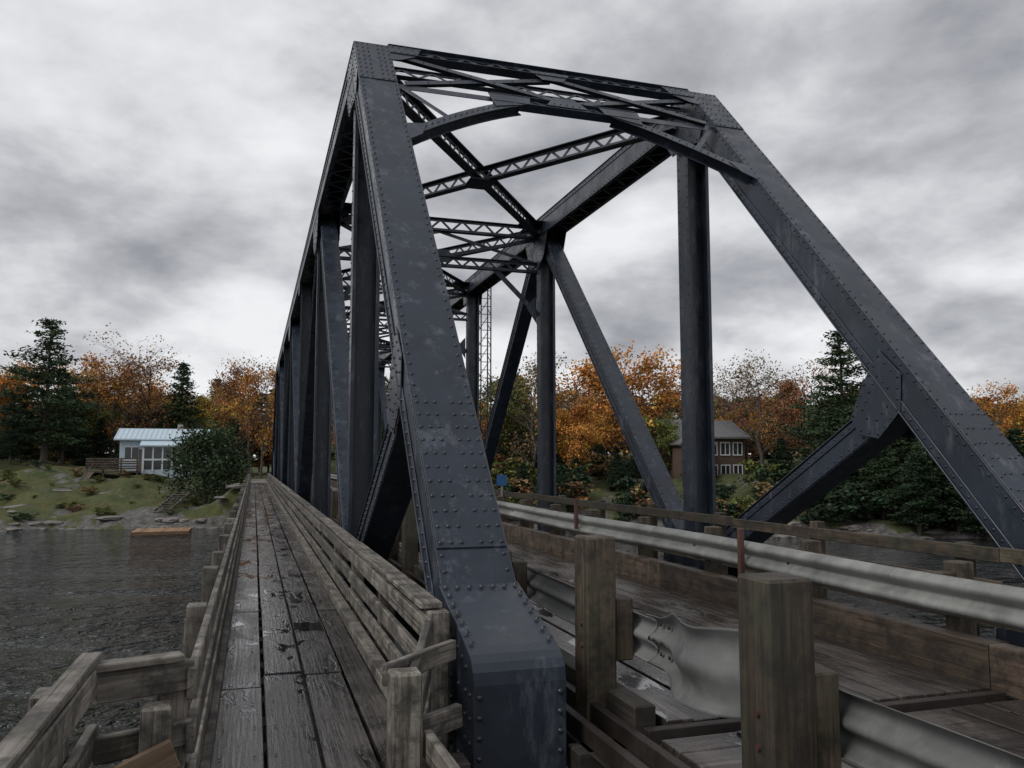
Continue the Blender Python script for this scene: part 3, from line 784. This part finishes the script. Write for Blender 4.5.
L=[('p',44,88,317,GR,1.35),('p',10,84,395,DG,1.1),('d',-10,95,378,OR,1),('s',181,104,364,GR,1.2),('s',216,116,380,GR,1.2),('s',75,98,400,DG,1.3),('s',20,90,405,DG,1.4),
('t',95,104,364,OR,1),('t',122,112,374,OR,1),('b',148,105,360,RU,1.1),('t',160,115,395,YE,1),('d',212,112,398,YE,1),('t',240,100,372,RU,.8),('t',262,92,370,OR,.6),('b',250,96,374,RU,.7),('b',110,100,368,RU,1),
('t',25,112,368,OR,1),('t',66,118,378,OR,1),('p',62,94,372,GR,1.1),('s',130,108,415,DG,1.4),('s',100,98,420,DG,1.5),('d',150,110,412,BR,1.1),('s',235,96,420,DG,1.3),('s',160,104,422,GR,1.4),('d',85,100,405,OL,1),
('d',410,95,392,OL,1),('t',432,85,378,BR,1),('s',452,92,395,GR,1.3),('d',500,80,388,OL,1.0),('s',520,88,376,GR,1.2),('b',535,76,372,BR,1),('p',475,86,385,GR,1.1),
('t',585,84,374,OR,1.1),('t',615,88,366,OR,1),('t',652,92,378,RU,1),('t',630,84,354,OR,1),('s',600,80,440,DG,1.4),('s',640,74,450,DG,1.6),('d',572,74,412,OR,.9),('s',556,78,425,GR,1.4),('d',660,80,425,OL,.9),('s',620,72,455,DG,1.7),('s',580,74,450,GR,1.6),
('b',695,98,390,BR,1),('b',735,96,385,RU,1.1),('b',765,80,370,BR,1.1),('t',790,78,385,RU,1),('b',815,82,374,RU,1.0),('t',775,88,405,OR,1),('b',750,84,378,BR,1),('s',785,70,440,DG,1.5),('d',740,90,415,OR,.9),('d',705,100,415,OL,1),('s',765,66,475,DG,1.8),('s',665,68,478,DG,1.6),
('p',848,70,328,GR,1.3),('s',838,64,410,GR,1.5),('s',866,62,430,DG,1.6),('s',905,62,402,GR,1.6),('s',940,58,420,GR,1.7),('s',810,66,450,DG,1.5),('p',985,60,412,GR,1.4),('s',1020,56,430,DG,1.7),('s',960,57,440,DG,1.7),('s',885,60,440,GR,1.6),('s',920,57,455,DG,1.8),('s',990,55,455,DG,1.8),
('t',1010,76,392,OR,1),('t',955,82,402,RU,1),('t',905,84,392,BR,1),('d',1060,70,400,OR,1),('s',1070,56,420,DG,1.5),('s',560,66,470,DG,1.6),('s',525,68,465,DG,1.5),
('d',-50,90,380,OR,1),('s',-40,80,390,DG,1.2),('p',-90,85,350,DG,1),('d',1130,64,380,OR,1),('s',1110,60,400,DG,1.3),('t',470,78,405,OR,.8),('t',350,96,392,OR,.9),('t',310,104,388,BR,1),('s',385,90,400,DG,1)]
for a in L: T(*a)
me=tmesh('cedar',bushy(77,6.4,5.4));x,y=wp(209,73);place('cedar_bush',me,x,y,7.2,6.4,(.042,.066,.030),1.05,-4.1)
def massing(name,items,seed):
    rs=np.random.RandomState(seed);t=TB()
    for (A,base,x,y,h,tint,wd) in items:
        V,F,C,M=A;a=rs.uniform(0,6.28);s=h/base;c_,s_=math.cos(a),math.sin(a)
        W=np.stack([(V[:,0]*c_-V[:,1]*s_)*s*wd+x,(V[:,0]*s_+V[:,1]*c_)*s*wd+y,V[:,2]*s+float(H(x,y))-.1],1)
        Cc=C*np.array(tint)*rs.uniform(.8,1.2);t.V.append(W);t.F.append(F+t.n);t.n+=len(W);t.C.append(Cc);t.M.append(M)
    o=bpy.data.objects.new(name,tmesh(name,t.arr()));COL.objects.link(o);o.color=(1,1,1,1)
LD=[decid(s,11,.9,1,60,.38,.34,12) for s in(41,42)];LS=[pine(43,14,2.8,.4,8,.32,.14)]
items=[];pal=[OR,BR,RU,OL,OL,YE,BR,GR]
px=-260
while px<1350:
    b=R.uniform(112,145);x,y=wp(px,b);ty=R.uniform(396,428);h=(462-ty)*b/823-float(H(x,y))
    if R.random()<.42: items.append((LS[0],14,x,y,max(5,h+R.uniform(0,1.5)),GR,1.4))
    else: items.append((R.choice(LD),11,x,y,max(5,h),R.choice(pal),1.5))
    px+=R.uniform(8,13)
massing('distant_trees',items,5)
SH=[decid(s,3,1,1,26,.5,.16,9,1.6) for s in(51,52)];items=[]
for k in range(300):
    right=k<220
    px=R.uniform(400,1200) if right else R.uniform(-120,240);b=R.uniform(52,90) if right else R.uniform(94,125);x,y=wp(px,b)
    if y<float(shore(x))+1.2: y=float(shore(x))+R.uniform(1.0,5)
    if -1<x<9: continue
    pp=255+863*x/(.298*x+.95*y)
    h=R.uniform(1.2,2.8)
    if 655<pp<765 and b<84: h=R.uniform(.8,1.5)
    items.append((R.choice(SH),3,x,y,h,R.choice([OL,DG,BR,DG,GR,DG,RU,BR]),1.6))
for k in range(80):
    x=R.uniform(-42,-3);y=float(shore(x))+R.uniform(1.5,19);items.append((R.choice(SH),3,x,y,R.uniform(.3,.8),R.choice([OL,BR,OL,GR]),2.0))
massing('undergrowth',items,6)
# ------------------------------------------------------------------ cottage
M_white=plain('white_trim',(.66,.68,.70),.6,.12,2);M_side=plain('pale_blue_siding',(.40,.48,.54),.6,.15,2);M_roof=plain('pale_metal_roof',(.46,.57,.64),.4,.12,1.5);M_glass,gn,gp,_=newmat('window_glass')
gp.inputs['Base Color'].default_value=(.03,.035,.04,1);gp.inputs['Roughness'].default_value=.08
M_brown=plain('brown_siding',(.11,.072,.055),.75,.3,2);M_shing=plain('shingles',(.14,.14,.145),.85,.3,3)
ct=empty('cottage',(0,0,0))
cx0,cx1,cy0,cy1=-12.6,-4.6,88.5,94;zb,zt_=-1.0,2.1
mb=MB();mb.box(cx0,cx1,cy0,cy1,zb-1.5,zt_);mb.box(cx0+2.2,cx1-.4,cy0-1.4,cy0-.01,zb-1.5,zt_-.5);mk('walls',mb,M_side,ct)
mb=MB();mb.prismX([(cy0-.5,zt_-.02),(cy0-.5,zt_+.12),((cy0+cy1)/2,zt_+1.25),(cy1+.5,zt_+.12),(cy1+.5,zt_-.02),((cy0+cy1)/2,zt_+1.1)],cx0-.5,cx1+.5)
x=cx0-.4
while x<cx1+.5:
    mb.beam((x,cy0-.5,zt_+.14),(x,(cy0+cy1)/2,zt_+1.27),.03,.04);x+=.45
mb.prismX([(cy0-1.75,zt_-.62),(cy0-1.75,zt_-.5),(cy0-.51,zt_-.08),(cy0-.51,zt_-.2)],cx0+2.0,cx1-.2)
mk('roof',mb,M_roof,ct)
fr=MB();gl=MB()
gl.box(cx0+.5,cx0+1.7,cy0-.03,cy0-.01,.2,1.4);fr.box(cx0+.42,cx0+1.78,cy0-.07,cy0-.032,.1,.195);fr.box(cx0+.42,cx0+1.78,cy0-.07,cy0-.032,1.405,1.5);fr.box(cx0+1.06,cx0+1.12,cy0-.07,cy0-.032,.2,1.4)
xx=cx0+2.3
while xx<cx1-1.0:
    gl.box(xx+.12,xx+.80,cy0-1.43,cy0-1.41,.3,1.35);gl.box(xx+.12,xx+.80,cy0-1.43,cy0-1.41,-.75,.08)
    fr.box(xx+.0,xx+.1,cy0-1.47,cy0-1.412,-.95,1.45);xx+=.86
fr.box(cx0+2.25,cx1-.5,cy0-1.49,cy0-1.472,.12,.24);fr.box(cx0+2.25,cx1-.5,cy0-1.49,cy0-1.472,1.38,1.48)
mk('windows',gl,M_glass,ct);mk('window_frames',fr,M_white,ct)
mb=MB();mb.box(cx0+1.95-.2,cx0+2.15,cy0-.06,cy0-.012,-.9,1.2);mk('door',mb,M_brown,ct)
mb=MB();mb.box(cx0-2.4,cx0+2.1,cy0-2.9,cy0-.1,-1.05,-.9)
for xx in(cx0-2.3,cx0-.9,cx0+.6,cx0+2.0):
    mb.box(xx-.07,xx+.07,cy0-2.9,cy0-2.76,-4.4,.3)
for z in(.26,.02,-.2,-.45,-.65): mb.box(cx0-2.4,cx0+2.1,cy0-2.95,cy0-2.905,z-.07,z+.07)
for z in(.2,-.2,-.6): mb.box(cx0-2.45,cx0-2.405,cy0-2.9,cy0-.1,z-.05,z+.05)
mb.beam((cx0-2.0,cy0-3.0,-1.0),(cx0-3.0,cy0-5.4,-2.9),.9,.1)
mb.beam((cx0-1.7,cy0-3.0,-.1),(cx0-2.6,cy0-5.4,-2.0),.07,.07);mk('deck',mb,M_railnew,ct)
mb=MB();mb.box(cx0+5,cx0+5.5,cy0+2.5,cy0+3,zt_+.9,zt_+1.7);mk('chimney',mb,M_conc,ct)
# far house
hs=empty('brown_house');hx,hy=wp(716,80);hb=-2.3
mb=MB();mb.box(hx-3.6,hx+3.6,hy,hy+6,hb-2,hb+4.6)
mb.box(hx-4.4,hx-1.0,hy-1.6,hy-.01,hb-2,hb+4.0);mk('walls',mb,M_brown,hs)
mb=MB();mb.prismX([(hy-.6,hb+4.52),(hy-.6,hb+4.7),(hy+3.0,hb+6.5),(hy+6.6,hb+4.7),(hy+6.6,hb+4.52),(hy+3.0,hb+6.3)],hx-4.0,hx+4.0)
mb.prism([Vector((hx-4.8,hy-1.9,hb+3.9)),Vector((hx-2.7,hy-1.9,hb+5.3)),Vector((hx-.6,hy-1.9,hb+3.9)),Vector((hx-.75,hy-1.9,hb+3.75)),Vector((hx-2.7,hy-1.9,hb+5.1)),Vector((hx-4.65,hy-1.9,hb+3.75))],(0,3.4,0))
mk('roof',mb,M_shing,hs)
mb=MB();mb.prism([Vector((hx-4.4,hy-1.62,hb+4.0)),Vector((hx-1.0,hy-1.62,hb+4.0)),Vector((hx-2.7,hy-1.62,hb+5.05))],(0,.1,0));mk('gable',mb,M_brown,hs)
gl=MB();fr=MB()
for xx,yy,zz_ in((-3.9,-1.6,.8),(-2.4,-1.6,.8),(-3.9,-1.6,2.8),(-2.4,-1.6,2.8),(-.5,0,.8),(.9,0,.8),(2.3,0,.8),(-.5,0,3.0),(.9,0,3.0),(2.3,0,3.0)):
    a,b=hx+xx,hb+zz_;gl.box(a,a+.9,hy+yy-.03,hy+yy-.01,b,b+1.1)
    for s in(a-.1,a+.42,a+.9): fr.box(s,s+.09,hy+yy-.08,hy+yy-.032,b,b+1.1)
    fr.box(a-.1,a+1.0,hy+yy-.08,hy+yy-.032,b-.12,b-.002);fr.box(a-.1,a+1.0,hy+yy-.08,hy+yy-.032,b+1.102,b+1.2)
mk('windows',gl,M_glass,hs);mk('window_frames',fr,M_white,hs)
# floating dock + shore stairs
dk=empty('floating_dock');x,y=wp(166,60)
M_ow=wood('orange_dock_wood',(.22,.12,.06),(.42,.26,.14),(.5,.8))
mb=MB()
for k in range(14): mb.box(x-1.9+k*.27,x-1.9+k*.27+.25,y-1.5,y+2.0,-4.99,-4.94)
mk('deck_boards',mb,M_ow,dk)
mb=MB();mb.box(x-1.95,x+1.92,y-1.55,y-1.505,-5.18,-4.95);mb.box(x-1.9,x+1.85,y-1.5,y+2.0,-5.3,-5.0);mk('frame',mb,M_ow,dk)
ss=empty('wooden_stairs');x,y=wp(165,66.8);y=max(y,float(shore(x))+.6);z0=float(H(x,y))+.4;x2,y2=x+1.3,y+4.0;z2=max(float(H(x2,y2))+.6,z0+1.3)
mb=MB();a=Vector((x,y,z0));b=Vector((x2,y2,z2));d=(b-a).normalized();s=d.cross(Vector((0,0,1))).normalized()
for sg in(-.6,.6): mb.beam(a+s*sg,b+s*sg,.10,.18)
for k in range(8): q=a.lerp(b,(k+.5)/8);mb.hexa(q+Vector((0,0,.09)),s,Vector((0,1,0)),Vector((0,0,1)),1.3,.24,.05)
for q in(a,b):
    for sg in(-.6,.6): mb.box(q.x+s.x*sg-.05,q.x+s.x*sg+.05,q.y+s.y*sg-.05,q.y+s.y*sg+.05,q.z-1.6,q.z-.1)
mk('flight',mb,M_rail,ss)
